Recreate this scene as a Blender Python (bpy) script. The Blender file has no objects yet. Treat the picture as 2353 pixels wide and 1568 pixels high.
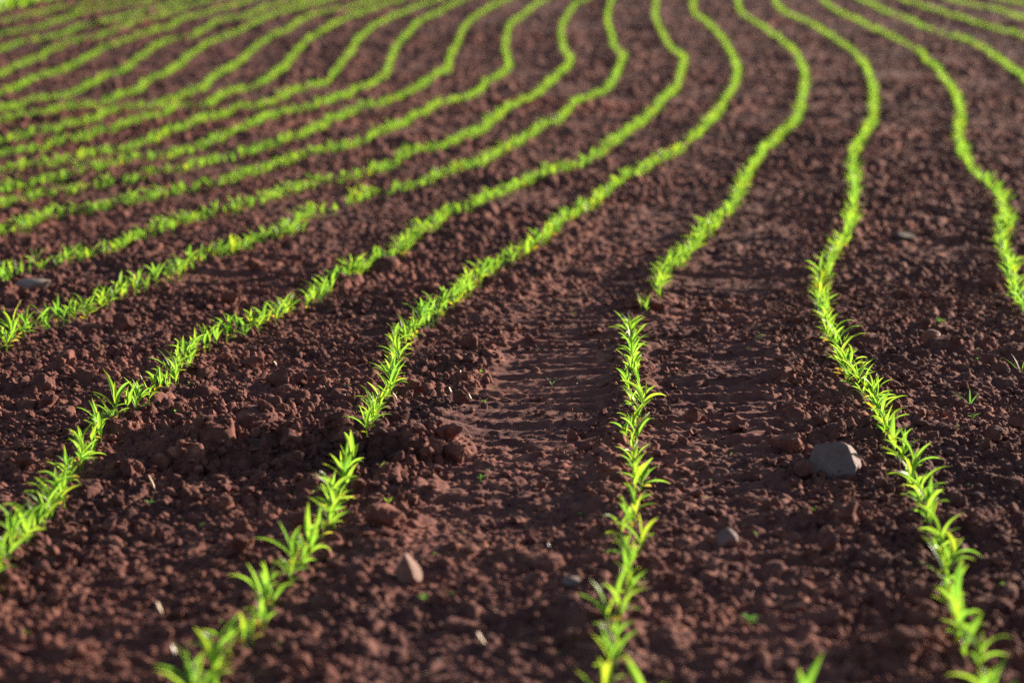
import bpy, math, random
import numpy as np
from mathutils import Vector, Matrix

R = math.radians
SC = bpy.context.scene
COL = SC.collection

# ---------------------------------------------------------------- camera, sky, sun, exposure
CAM_H = 1.30
LENS = 76.5
PITCH = R(8.9)
cam_d = bpy.data.cameras.new("camera")
cam_d.lens = LENS
cam_d.sensor_width = 36.0
cam_d.clip_start = 0.1
cam_d.clip_end = 2000.0
cam_d.dof.use_dof = True
cam_d.dof.focus_distance = 6.9
cam_d.dof.aperture_fstop = 2.1
cam_d.dof.aperture_blades = 0
cam = bpy.data.objects.new("camera", cam_d)
COL.objects.link(cam)
cam.location = (0, 0, CAM_H)
cam.rotation_euler = (R(90) - PITCH, 0, 0)
SC.camera = cam

SUN_AZ, SUN_EL = R(49), R(12)           # azimuth from +Y towards +X
w = bpy.data.worlds.new("World")
SC.world = w
w.use_nodes = True
nt = w.node_tree
nt.nodes.clear()
sky = nt.nodes.new("ShaderNodeTexSky")
sky.sky_type = 'NISHITA'
sky.sun_disc = False
sky.sun_elevation = SUN_EL
sky.sun_rotation = SUN_AZ
bg = nt.nodes.new("ShaderNodeBackground")
bg.inputs["Strength"].default_value = 0.054
ow = nt.nodes.new("ShaderNodeOutputWorld")
nt.links.new(sky.outputs[0], bg.inputs[0])
nt.links.new(bg.outputs[0], ow.inputs[0])

sun_d = bpy.data.lights.new("sun", 'SUN')
sun_d.energy = 5.0
sun_d.angle = R(0.5)
sun_d.color = (1.0, 0.87, 0.69)
sun = bpy.data.objects.new("sun", sun_d)
COL.objects.link(sun)
to_sun = Vector((math.sin(SUN_AZ) * math.cos(SUN_EL), math.cos(SUN_AZ) * math.cos(SUN_EL), math.sin(SUN_EL)))
sun.rotation_euler = (-to_sun).to_track_quat('-Z', 'Y').to_euler()
sun.location = (20, 12, 12)

SC.view_settings.view_transform = 'Standard'
SC.view_settings.look = 'None'
SC.view_settings.exposure = 1.58
SC.view_settings.gamma = 1.0
SC.view_settings.use_curve_mapping = False
SC.cycles.max_bounces = 5
SC.cycles.diffuse_bounces = 2
SC.cycles.transmission_bounces = 3
SC.cycles.use_denoising = False
SC.cycles.use_adaptive_sampling = False

# ---------------------------------------------------------------- helpers
F_PX = LENS / 36.0 * 2352.0
CP, SP = math.cos(PITCH), math.sin(PITCH)


def tag(o, label=None, cat=None, group=None, kind=None):
    if label: o["label"] = label
    if cat: o["category"] = cat
    if group: o["group"] = group
    if kind: o["kind"] = kind
    return o


def link(name, me, parent=None):
    o = bpy.data.objects.new(name, me)
    COL.objects.link(o)
    if parent: o.parent = parent
    return o


def np_mesh(name, verts, faces, mat=None, smooth=False, attrs=None, uv=None):
    """verts (N,3), faces (M,k) all with the same corner count"""
    me = bpy.data.meshes.new(name)
    verts = np.ascontiguousarray(verts, np.float32)
    faces = np.ascontiguousarray(faces, np.int32)
    m, k = faces.shape
    me.vertices.add(len(verts))
    me.vertices.foreach_set("co", verts.ravel())
    me.loops.add(m * k)
    me.loops.foreach_set("vertex_index", faces.ravel())
    me.polygons.add(m)
    me.polygons.foreach_set("loop_start", np.arange(0, m * k, k, dtype=np.int32))
    me.polygons.foreach_set("use_smooth", np.full(m, smooth, dtype=bool))
    me.update(calc_edges=True)
    for n, a in (attrs or {}).items():
        at = me.attributes.new(n, 'FLOAT', 'POINT')
        at.data.foreach_set("value", np.ascontiguousarray(a, np.float32))
    if uv is not None:
        lay = me.uv_layers.new(name="UVMap")
        lay.data.foreach_set("uv", np.ascontiguousarray(uv[faces.ravel()], np.float32).ravel())
    if mat: me.materials.append(mat)
    return me


def h2(ix, iy, seed):
    """hash of two integer arrays -> floats in 0..1"""
    a = (ix.astype(np.int64) * 374761393 + iy.astype(np.int64) * 668265263 + seed * 974634777) & 0xFFFFFFFF
    a = ((a ^ (a >> 13)) * 1274126177) & 0xFFFFFFFF
    a = ((a ^ (a >> 16)) * 2246822519) & 0xFFFFFFFF
    a = a ^ (a >> 15)
    return (a & 0xFFFFFF).astype(np.float64) / 16777215.0


def vnoise(x, y, seed=0):
    ix, iy = np.floor(x), np.floor(y)
    fx, fy = x - ix, y - iy
    fx = fx * fx * (3 - 2 * fx); fy = fy * fy * (3 - 2 * fy)
    a = h2(ix, iy, seed); b = h2(ix + 1, iy, seed)
    c = h2(ix, iy + 1, seed); d = h2(ix + 1, iy + 1, seed)
    return (a + (b - a) * fx) * (1 - fy) + (c + (d - c) * fx) * fy - 0.5


def fbm(x, y, seed=0, octaves=3, gain=0.5):
    s, a = 0.0, 1.0
    for k in range(octaves):
        s = s + a * vnoise(x * 2 ** k + 17.3 * k, y * 2 ** k - 9.1 * k, seed + k)
        a *= gain
    return s


def domes(x, y, c, seed, prob, hgt):
    """rounded, slightly faceted lumps on a jittered lattice of cell c"""
    gx, gy = x / c, y / c
    ix, iy = np.floor(gx), np.floor(gy)
    out = np.zeros_like(x)
    for dx in (-1, 0, 1):
        for dy in (-1, 0, 1):
            jx, jy = ix + dx, iy + dy
            on = h2(jx, jy, seed + 5) < prob
            r = 0.28 + 0.42 * h2(jx, jy, seed + 3) ** 2
            px = jx + 0.15 + 0.7 * h2(jx, jy, seed + 1) - gx
            py = jy + 0.15 + 0.7 * h2(jx, jy, seed + 2) - gy
            an = h2(jx, jy, seed + 7) * 6.283
            ca, sa = np.cos(an), np.sin(an)
            u, v = px * ca - py * sa, (px * sa + py * ca) * 1.35
            q = (u * u + v * v) / (r * r)
            d = np.sqrt(np.maximum(0, 1 - q))
            d = np.minimum(d, 0.62 + 0.45 * (u / r) + 0.2 * h2(jx, jy, seed + 9))
            d = np.where(on, np.maximum(d, 0) * r * c * hgt, 0)
            out = np.maximum(out, d)
    return out


# ---------------------------------------------------------------- terrain height
_BY = np.array([-10, 0, 4, 9, 12, 18, 23, 28, 33, 38.6, 45, 60, 90, 200, 400], float)
_BZ = np.array([0, 0, 0, 0.03, 0.08, 0.22, 0.34, 0.54, 0.90, 1.32, 1.88, 3.2, 5.4, 10.0, 14.0], float)
_fy = np.linspace(-10, 400, 8201)
_fz = np.interp(_fy, _BY, _BZ)
_ker = np.hanning(61); _ker /= _ker.sum()
_fz[100:-100] = np.convolve(np.pad(_fz, 30, mode='edge'), _ker, mode='valid')[100:-100]


def base_z(y):
    return np.interp(y, _fy, _fz)


def ray(px, py):
    """pixel of the 2352 x 1568 frame -> ray direction"""
    u = (np.asarray(px, float) - 1176) / F_PX
    v = (784 - np.asarray(py, float)) / F_PX
    return np.stack([u, CP + v * SP, v * CP - SP], -1)


_T = np.concatenate([np.linspace(2.5, 15, 700), np.linspace(15.02, 90, 1600)])


def unproject(px, py, off=0.0, surf=None):
    """where the ray through a pixel meets the field (raised by off)"""
    d = ray(px, py).reshape(-1, 3)
    zz = CAM_H + d[:, 2:3] * _T - base_z(d[:, 1:2] * _T) - off
    k = np.argmax(zz < 0, axis=1)
    k = np.where((zz < 0).any(axis=1), np.maximum(k, 1), len(_T) - 1)
    r = np.arange(len(d))
    z0, z1 = zz[r, k - 1], zz[r, k]
    t = _T[k - 1] + (_T[k] - _T[k - 1]) * np.clip(z0 / np.where(z0 - z1 == 0, 1, z0 - z1), 0, 1)
    if surf is not None:
        for _ in range(4):
            x, y = d[:, 0] * t, d[:, 1] * t
            tn = (surf(x, y) + off - CAM_H) / d[:, 2]
            t = np.where(t < 14, 0.5 * t + 0.5 * np.clip(tn, 2.5, 15), t)
    return d[:, 0] * t, d[:, 1] * t


def project(x, y, z):
    dz = z - CAM_H
    dep = y * CP - dz * SP
    return 1176 + F_PX * x / dep, 784 - F_PX * (y * SP + dz * CP) / dep, dep


# --- wheel tracks (centre lines in plan), found where the photo shows them
def _track(pts):
    p = np.array(pts, float)
    x, y = unproject(p[:, 0], p[:, 1])
    o = np.argsort(y)
    return x[o], y[o]


TR1 = _track([(1500, 440), (1440, 545), (1350, 650), (1285, 780), (1262, 870), (1195, 1050), (1140, 1250), (1100, 1450), (1080, 1560)])
TR2 = _track([(1790, 430), (1730, 520), (1665, 640), (1612, 780), (1590, 900), (1580, 1050), (1600, 1300), (1620, 1560)])
BANK = _track([(400, 1052), (560, 1040), (760, 1046), (900, 1056), (1080, 1058)])
_bo = np.argsort(BANK[0]); BKX, BKY = BANK[0][_bo], BANK[1][_bo]
_m = unproject([1440, 1530], [712, 706]); MDX, MDY = _m[0].mean(), _m[1].mean()


def track_w(x, y, tr, half):
    d = x - np.interp(y, tr[1], tr[0])
    k = np.clip((half + 0.05 - np.abs(d)) / 0.10, 0, 1)
    k = k * k * (3 - 2 * k)
    return k, d


def smooth_z(x, y):
    """the field without clods"""
    fade = np.clip((40 - y) / 20, 0.2, 1)
    z = base_z(y)
    z = z + 0.030 * vnoise(x * 0.9, y * 0.9, 11) * fade
    z = z + (0.022 + 0.012 * np.clip((6.5 - y) / 1.5, 0, 1)) * fbm(x * 1.1 + 5, y * 3.2, 12, 2) * fade          # ripples across the rows
    z = z + np.clip((y - 10) / 8, 0, 1) * (0.034 * fbm(x * 0.8 + 31, y * 3.4, 14, 2, 0.6))
    k1, d1 = track_w(x, y, TR1, 0.20)
    k2, d2 = track_w(x, y, TR2, 0.16)
    on1 = np.clip((y - 3.6) / 0.5, 0, 1) * np.clip((14 - y) / 4, 0, 1)
    z = z - 0.012 * k1 * on1 - 0.008 * k2 * on1
    rim = np.exp(-((np.abs(d1) - 0.29) / 0.06) ** 2)
    z = z + 0.013 * rim * on1 * (0.6 + 1.2 * vnoise(x * 5, y * 4, 77))
    # the bank of clods that breaks the row beside the track
    yb = np.interp(x, BKX, BKY)
    e = np.clip((x - BKX[0] + 0.1) / 0.15, 0, 1) * np.clip((BKX[-1] + 0.05 - x) / 0.12, 0, 1)
    q = y - yb + 0.05 * vnoise(x * 6, x * 0 + 3, 41)
    ridge = np.where(q < 0, np.clip(1 + q / 0.10, 0, 1), np.exp(-(q / 0.45) ** 2))
    z = z + e * (0.036 * ridge * (1 + 0.9 * vnoise(x * 9, y * 7, 43)) - 0.020 * np.exp(-((q + 0.17) / 0.10) ** 2))
    q2 = (y - MDY)
    z = z + 0.045 * np.exp(-((x - MDX) / 0.16) ** 2) * np.where(q2 < 0, np.clip(1 + q2 / 0.13, 0, 1), np.exp(-(q2 / 0.3) ** 2))
    return z


def soil_z(x, y):
    """the field with ruts, lug prints and clods"""
    z = smooth_z(x, y)
    wx = x + 0.010 * vnoise(x * 45, y * 45, 31) + 0.02 * vnoise(x * 12, y * 12, 33)
    wy = y + 0.010 * vnoise(x * 45, y * 45, 32) + 0.02 * vnoise(x * 12, y * 12, 34)
    k1, d1 = track_w(x, y, TR1, 0.23)
    k2, d2 = track_w(x, y, TR2, 0.27)
    patch = np.clip(0.30 + 0.9 * np.exp(-((y - 7.5) / 0.9) ** 2) + 0.7 * vnoise(x * 2.3, y * 1.6, 55), 0.12, 1)
    on1 = np.clip((y - 3.4) / 0.6, 0, 1) * np.clip((11.5 - y) / 3, 0, 1)
    patch2 = np.clip(0.55 + 1.3 * vnoise(x * 1.3, y * 0.7, 57), 0, 1)
    kk = np.maximum(k1 * on1 * np.clip(0.25 + 0.8 * patch, 0, 1.08), k2 * on1 * np.clip(patch2, 0.45, 0.95))
    rough = 1 - 0.80 * kk
    qb = y - np.interp(x, BKX, BKY)
    bank = np.exp(-(qb / 0.22) ** 2) * np.clip((x - BKX[0] + 0.1) / 0.15, 0, 1) * np.clip((BKX[-1] + 0.05 - x) / 0.12, 0, 1)
    rough = rough * (1 + 0.9 * bank)
    near = np.clip((11 - y) / 3, 0, 1)
    mid = np.clip((26 - y) / 7, 0, 1)
    far = 1.0 + 0 * y
    lump = np.clip(0.75 + 0.9 * vnoise(x * 2.1, y * 2.1, 61), 0.2, 1.3)
    c = domes(wx, wy, 0.135, 101, 0.13 + 0.10 * np.clip((y - 10) / 8, 0, 1) + 0.4 * np.clip((y - 17) / 8, 0, 1), 1.1) * far * lump
    c = np.maximum(c, domes(wx + 3.1, wy, 0.068, 131, 0.20 + 0.45 * np.clip((y - 9) / 6, 0, 1), 1.15) * far)
    c = np.maximum(c, 0.6 * c + domes(wx, wy + 1.7, 0.036, 161, 0.62, 1.15) * mid)
    c = np.maximum(c, 0.8 * c + domes(wx + 0.7, wy, 0.019, 191, 0.85, 1.2) * near)
    cap = 0.030 + 0.022 * np.clip((y - 16) / 8, 0, 1)
    c = np.minimum(c, cap + 0.3 * np.maximum(c - cap, 0))
    z = z + c * rough * np.clip(0.85 + 1.3 * fbm(x * 1.5, y * 1.2, 231, 2), 0.35, 1.35)
    z = z + (0.010 * fbm(x * 16, y * 16, 201, 3, 0.55) * far) * (0.4 + 0.6 * rough)
    rk = fbm(x * 2.2 + 0.4 * vnoise(x * 4, y * 4, 215), y * 13, 211, 3, 0.62)
    z = z + 0.034 * rk * np.clip(0.35 + 1.5 * vnoise(x * 0.8, y * 0.8, 219) + 0.5 * kk, 0.05, 1.2) * mid * (1 - 0.6 * k1 * on1 * patch)
    z = z + 0.006 * fbm(x * 55, y * 55, 221, 2, 0.6) * near * rough
    # lug prints: ridges running across the track
    ph = (y + 0.10 * d1 * np.sign(d1) * 0.5 + 0.035 * vnoise(x * 3.5, y * 2.2, 71)) / 0.118
    fr = ph - np.floor(ph)
    lug = np.where(fr < 0.35, fr / 0.35, (1 - fr) / 0.65) ** 1.3
    z = z + 0.026 * lug * k1 * on1 * patch * (0.75 + 0.6 * vnoise(x * 7, y * 7, 72))
    ph = (y + 0.05 * d2 + 0.035 * vnoise(x * 3.1, y * 2.2, 73)) / 0.112
    fr = ph - np.floor(ph)
    lug = np.where(fr < 0.35, fr / 0.35, (1 - fr) / 0.65) ** 1.3
    z = z + 0.019 * lug * k2 * on1 * patch2
    return z, kk


# ---------------------------------------------------------------- materials
def mat_new(name):
    m = bpy.data.materials.new(name)
    m.use_nodes = True
    t = m.node_tree
    t.nodes.clear()
    return m, t, t.nodes.new("ShaderNodeOutputMaterial")


def ramp(t, src, stops):
    r = t.nodes.new("ShaderNodeValToRGB")
    e = r.color_ramp.elements
    while len(e) < len(stops): e.new(0.5)
    for k, (p, c) in enumerate(stops):
        e[k].position = p
        e[k].color = (*c, 1)
    t.links.new(src, r.inputs[0])
    return r.outputs[0]


def noise(t, vec, scale, detail=4, rough=0.6):
    n = t.nodes.new("ShaderNodeTexNoise")
    n.inputs["Scale"].default_value = scale
    n.inputs["Detail"].default_value = detail
    n.inputs["Roughness"].default_value = rough
    t.links.new(vec, n.inputs["Vector"])
    return n.outputs["Fac"]


def mixc(t, fac, a, b, mode='MIX'):
    m = t.nodes.new("ShaderNodeMix")
    m.data_type = 'RGBA'
    m.blend_type = mode
    for s, v in ((m.inputs[0], fac), (m.inputs[6], a), (m.inputs[7], b)):
        if isinstance(v, (int, float)): s.default_value = v
        elif isinstance(v, tuple): s.default_value = (*v, 1)
        else: t.links.new(v, s)
    return m.outputs[2]


def soil_material(name, bump=0.6, use_dry=True, tone=1.0):
    m, t, out = mat_new(name)
    g = t.nodes.new("ShaderNodeNewGeometry")
    P = g.outputs["Position"]
    c = ramp(t, noise(t, P, 22, 5, 0.65), [(0.30, (0.098 * tone, 0.037 * tone, 0.036 * tone)), (0.55, (0.170 * tone, 0.070 * tone, 0.055 * tone)), (0.75, (0.345 * tone, 0.155 * tone, 0.108 * tone))])
    big = ramp(t, noise(t, P, 1.3, 5, 0.6), [(0.36, (0.72, 0.72, 0.78)), (0.64, (1.18, 1.10, 1.06))])
    c = mixc(t, 1.0, c, big, 'MULTIPLY')
    if use_dry:
        a = t.nodes.new("ShaderNodeAttribute"); a.attribute_name = "dry"
        c = mixc(t, a.outputs["Fac"], c, mixc(t, 1.0, c, (1.35, 1.38, 1.42), 'MULTIPLY'))
        a2 = t.nodes.new("ShaderNodeAttribute"); a2.attribute_name = "red"
        c = mixc(t, a2.outputs["Fac"], c, (0.26, 0.075, 0.050))
    b = t.nodes.new("ShaderNodeBsdfPrincipled")
    b.inputs["Roughness"].default_value = 0.95
    b.inputs["Specular IOR Level"].default_value = 0.15
    t.links.new(c, b.inputs["Base Color"])
    bp = t.nodes.new("ShaderNodeBump")
    bp.inputs["Strength"].default_value = bump
    bp.inputs["Distance"].default_value = 0.004
    t.links.new(noise(t, P, 230, 3, 0.65), bp.inputs["Height"])
    t.links.new(bp.outputs[0], b.inputs["Normal"])
    t.links.new(b.outputs[0], out.inputs[0])
    return m


def stone_material(name, c0, c1, scale=30, rough=0.85):
    m, t, out = mat_new(name)
    g = t.nodes.new("ShaderNodeNewGeometry")
    P = g.outputs["Position"]
    c = ramp(t, noise(t, P, scale, 6, 0.65), [(0.3, c0), (0.7, c1)])
    spot = ramp(t, noise(t, P, 140, 3, 0.6), [(0.60, (1, 1, 1)), (0.72, (1.5, 1.5, 1.5))])
    c = mixc(t, 1.0, c, spot, 'MULTIPLY')
    b = t.nodes.new("ShaderNodeBsdfPrincipled")
    b.inputs["Roughness"].default_value = rough
    t.links.new(c, b.inputs["Base Color"])
    bp = t.nodes.new("ShaderNodeBump")
    bp.inputs["Strength"].default_value = 0.5
    bp.inputs["Distance"].default_value = 0.004
    t.links.new(noise(t, P, 120, 4, 0.6), bp.inputs["Height"])
    t.links.new(bp.outputs[0], b.inputs["Normal"])
    t.links.new(b.outputs[0], out.inputs[0])
    return m


def leaf_material(name, base, trans, tip, tipmix=0.6):
    """blade with parallel veins, a paler midrib and a yellowing tip; light shines through it"""
    m, t, out = mat_new(name)
    uv = t.nodes.new("ShaderNodeUVMap")
    sep = t.nodes.new("ShaderNodeSeparateXYZ")
    t.links.new(uv.outputs[0], sep.inputs[0])
    at = t.nodes.new("ShaderNodeAttribute"); at.attribute_name = "tint"
    oi = t.nodes.new("ShaderNodeObjectInfo")
    ad = t.nodes.new("ShaderNodeMath"); ad.operation = 'ADD'
    t.links.new(at.outputs["Fac"], ad.inputs[0]); t.links.new(oi.outputs["Random"], ad.inputs[1])
    fr = t.nodes.new("ShaderNodeMath"); fr.operation = 'FRACT'
    t.links.new(ad.outputs[0], fr.inputs[0])
    var = ramp(t, fr.outputs[0], [(0.0, (0.62, 0.76, 0.85)), (0.3, (0.85, 0.93, 1.0)), (0.6, (1.05, 1.02, 1)), (0.88, (1.25, 1.1, 0.9)), (1.0, (1.6, 1.12, 0.8))])
    wv = t.nodes.new("ShaderNodeMath"); wv.operation = 'SINE'
    mu = t.nodes.new("ShaderNodeMath"); mu.operation = 'MULTIPLY'; mu.inputs[1].default_value = 60
    t.links.new(sep.outputs[0], mu.inputs[0]); t.links.new(mu.outputs[0], wv.inputs[0])
    vein = ramp(t, wv.outputs[0], [(0.0, (0.9, 0.92, 0.9)), (1.0, (1.08, 1.06, 1.0))])
    tipf = ramp(t, sep.outputs[1], [(0.72, (0, 0, 0)), (1.0, (tipmix, tipmix, tipmix))])
    sh = []
    for colr in (base, trans):
        c = mixc(t, 1.0, (*colr,), var, 'MULTIPLY')
        c = mixc(t, 1.0, c, vein, 'MULTIPLY')
        c = mixc(t, tipf, c, tip)
        sh.append(c)
    b = t.nodes.new("ShaderNodeBsdfPrincipled")
    b.inputs["Roughness"].default_value = 0.42
    b.inputs["Specular IOR Level"].default_value = 0.35
    t.links.new(sh[0], b.inputs["Base Color"])
    tr = t.nodes.new("ShaderNodeBsdfTranslucent")
    t.links.new(sh[1], tr.inputs[0])
    mx = t.nodes.new("ShaderNodeMixShader"); mx.inputs[0].default_value = 0.60
    t.links.new(b.outputs[0], mx.inputs[1]); t.links.new(tr.outputs[0], mx.inputs[2])
    t.links.new(mx.outputs[0], out.inputs[0])
    return m


M_SOIL = soil_material("red_brown_soil")
M_CLOD = soil_material("clod_soil", bump=0.8, use_dry=False, tone=1.0)
M_LEAF = leaf_material("maize_leaf", (0.125, 0.26, 0.028), (0.315, 0.58, 0.052), (0.50, 0.42, 0.07), 0.45)
M_OLD = leaf_material("yellowing_leaf", (0.42, 0.36, 0.045), (0.66, 0.58, 0.06), (0.55, 0.24, 0.07), 0.9)
M_STEM = leaf_material("maize_stem", (0.16, 0.27, 0.07), (0.30, 0.45, 0.08), (0.2, 0.3, 0.05), 0.1)
M_WEED = leaf_material("weed_leaf", (0.085, 0.18, 0.045), (0.19, 0.38, 0.07), (0.2, 0.4, 0.06), 0.3)
M_GRASS = leaf_material("grass_blade", (0.08, 0.22, 0.02), (0.30, 0.58, 0.03), (0.4, 0.4, 0.06), 0.3)
M_GREY = stone_material("purple_grey_stone", (0.120, 0.074, 0.072), (0.200, 0.136, 0.136))
M_PINK = stone_material("pinkish_brown_stone", (0.12, 0.050, 0.038), (0.24, 0.125, 0.095))
M_PALE = stone_material("pale_stone", (0.20, 0.14, 0.125), (0.31, 0.24, 0.22))
M_RED = stone_material("red_sandstone", (0.16, 0.058, 0.040), (0.23, 0.095, 0.065))
M_DARK = stone_material("dark_stone", (0.045, 0.026, 0.026), (0.085, 0.045, 0.04))
M_STRAW = stone_material("dry_straw", (0.40, 0.27, 0.18), (0.58, 0.43, 0.31), 60, 0.7)
M_CHIP = stone_material("white_quartz", (0.46, 0.40, 0.36), (0.64, 0.58, 0.54), 60, 0.5)

# ---------------------------------------------------------------- ground: one sheet, finer near the camera
def build_ground():
    s_in = np.arange(-0.275, 0.2751, 0.00062)
    ext = 0.275 + np.cumsum(np.geomspace(0.0012, 0.5, 60))
    s = np.concatenate([-ext[::-1], s_in, ext])
    ys = [3.0]
    while ys[-1] < 75: ys.append(ys[-1] + 0.00046 * ys[-1] ** 1.5 + 0.0004 * max(0, ys[-1] - 30))
    far = np.geomspace(76, 390, 60)
    pre = np.linspace(-3, 2.97, 60)
    y = np.concatenate([pre, np.array(ys), far])
    S, Y = np.meshgrid(s, y)
    X = S * (np.maximum(Y, 1.0) + 3.0)
    nz, ns = X.shape
    Z = np.zeros_like(X); K = np.zeros_like(X)
    for a in range(0, nz, 200):
        Z[a:a + 200], K[a:a + 200] = soil_z(X[a:a + 200], Y[a:a + 200])
    idx = np.arange(nz * ns, dtype=np.int32).reshape(nz, ns)
    f = np.stack([idx[:-1, :-1], idx[:-1, 1:], idx[1:, 1:], idx[1:, :-1]], -1).reshape(-1, 4)
    v = np.stack([X, Y, Z], -1).reshape(-1, 3)
    Xf, Yf = X.ravel(), Y.ravel()
    red = np.clip((vnoise(Xf * 0.55, Yf * 0.33, 301) - 0.16) * 3.5, 0, 0.55) * np.clip((Yf - 8) / 6, 0, 1) * np.clip(0.6 + 1.5 * vnoise(Xf * 3, Yf * 2, 302), 0, 1)
    me = np_mesh("ground", v, f, M_SOIL, True, {"dry": K.ravel() * 0.35, "red": red})
    print("ground verts", len(v))
    return tag(link("ground", me), kind="structure")


build_ground()

# ---------------------------------------------------------------- lumps of soil and stones
def ico(sub):
    import bmesh
    bm = bmesh.new()
    bmesh.ops.create_icosphere(bm, subdivisions=sub, radius=1.0)
    v = np.array([q.co[:] for q in bm.verts]); f = np.array([[q.index for q in p.verts] for p in bm.faces])
    bm.free()
    return v, f


ICO = {k: ico(k) for k in (1, 2, 3, 4)}


def n3(v, sc, seed):
    return (vnoise(v[:, 0] * sc + 3.7 * seed, v[:, 1] * sc + v[:, 2] * sc * 1.31, seed) +
            vnoise(v[:, 1] * sc - 1.9 * seed, v[:, 2] * sc - v[:, 0] * sc * 0.77, seed + 50))


def lump(seed, sub=2, cuts=9, rough=0.18, fine=0.0, planes=None):
    """an angular lump of about unit radius"""
    rng = np.random.default_rng(seed)
    v, f = ICO[sub]
    v = v.copy()
    pl = []
    for _ in range(cuts):
        n = rng.normal(size=3); n /= np.linalg.norm(n)
        pl.append((n, rng.uniform(0.42, 0.9)))
    for n, d in pl + (planes or []):
        n = np.array(n, float); n /= np.linalg.norm(n)
        q = v @ n - d
        v = v - np.maximum(q, 0)[:, None] * n * 0.93
    k = 1 + rough * n3(v, 1.7, seed) + fine * n3(v, 5.5, seed + 7) + 0.5 * fine * n3(v, 12, seed + 9)
    return v * k[:, None], f


def ground_at(x, y):
    z, k = soil_z(np.atleast_1d(np.asarray(x, float)), np.atleast_1d(np.asarray(y, float)))
    return z, k


def crumbs(name, n, y0, y1, r_lo, r_hi, seed, sub, label, mat):
    """loose soil crumbs nobody could count: one object"""
    rng = np.random.default_rng(seed)
    u = rng.random(n)
    y = np.sqrt(y0 ** 2 + u * (y1 ** 2 - y0 ** 2)) if y1 < 10 else y0 * (y1 / y0) ** u
    x = (rng.random(n) * 2 - 1) * 0.262 * (y + 1.6)
    if sub == 2:                       # a heap of them on the bank that breaks the row
        m = 2600
        bx = rng.uniform(BKX[0], BKX[-1], m)
        x = np.concatenate([x, bx]); y = np.concatenate([y, np.interp(bx, BKX, BKY) + rng.normal(-0.03, 0.10, m)])
        n += m
    z, k = ground_at(x, y)
    cl = 0.5 + 1.1 * vnoise(x * 2.3, y * 2.3, seed + 3)
    keep = (rng.random(n) > k * 0.95) & (rng.random(n) < np.clip(cl, 0.15, 1))
    x, y, z = x[keep], y[keep], z[keep]
    n = len(x)
    r = r_lo * (r_hi / r_lo) ** (rng.random(n) ** 2.7)
    vv, ff, off = [], [], 0
    shapes = [lump(seed * 31 + q, sub, 13, 0.34) for q in range(14)]
    which = rng.integers(0, 14, n)
    for q in range(14):
        m = which == q
        sv, sf = shapes[q]
        c = m.sum()
        an = rng.random(c) * 6.283
        ca, sa = np.cos(an)[:, None], np.sin(an)[:, None]
        sc = r[m][:, None]
        st = rng.uniform(0.8, 1.7, (c, 1)); sq = rng.uniform(0.6, 1.15, (c, 1))
        px, py, pz = sv[None, :, 0] * st, sv[None, :, 1], sv[None, :, 2] * sq
        tl = rng.uniform(-0.5, 0.5, (c, 1))
        px, pz = px * np.cos(tl) - pz * np.sin(tl), px * np.sin(tl) + pz * np.cos(tl)
        gx = (px * ca - py * sa) * sc + x[m][:, None]
        gy = (px * sa + py * ca) * sc + y[m][:, None]
        gz = pz * sc + (z[m] + 0.22 * r[m])[:, None]
        vv.append(np.stack([gx, gy, gz], -1).reshape(-1, 3))
        ff.append((sf[None] + (np.arange(c) * len(sv))[:, None, None] + off).reshape(-1, 3))
        off += c * len(sv)
    me = np_mesh(name, np.concatenate(vv), np.concatenate(ff), mat, False)
    return tag(link(name, me), label, "soil", kind="stuff")


crumbs("soil_crumbs", 60000, 3.3, 9.5, 0.006, 0.022, 5, 2, "larger loose reddish brown soil crumbs littering the near ground", M_CLOD)
crumbs("fine_soil_crumbs", 170000, 3.3, 11.0, 0.0022, 0.0065, 15, 1, "fine reddish brown soil crumbs strewn over the near ground", M_CLOD)
crumbs("soil_lumps", 110000, 9.0, 40.0, 0.006, 0.024, 6, 1, "loose reddish brown soil lumps littering the farther field", M_CLOD)
crumbs("pale_grit", 900, 3.3, 12, 0.0018, 0.0055, 7, 1, "scattered specks of pale grit on the red soil", M_CHIP)


def rock(name, label, cat, px, py, dims, seed, mat, rot=0.0, sink=0.3, planes=None, cuts=8, rough=0.15, fine=0.05, group=None, tilt=(0, 0), smooth=False, sub=4):
    """a stone or clod: dims = width, depth, height in metres; px, py = the point where it meets the soil"""
    v, f = lump(seed, sub, cuts, rough, fine, planes)
    ext = v.max(0) - v.min(0)
    v = (v - (v.max(0) + v.min(0)) / 2) / ext * np.array(dims)
    me = np_mesh(name, v, f, mat, smooth)
    o = link(name, me)
    x, y = unproject([px], [py], 0, smooth_z)
    y = y + dims[1] * 0.4; x = x * (1 + dims[1] * 0.4 / y)
    z = smooth_z(x, y)
    o.location = (float(x[0]), float(y[0]), float(z[0]) + 0.012 + dims[2] * (0.5 - sink))
    o.rotation_euler = (tilt[0], tilt[1], rot)
    tag(o, label, cat, group)
    return o


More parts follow.
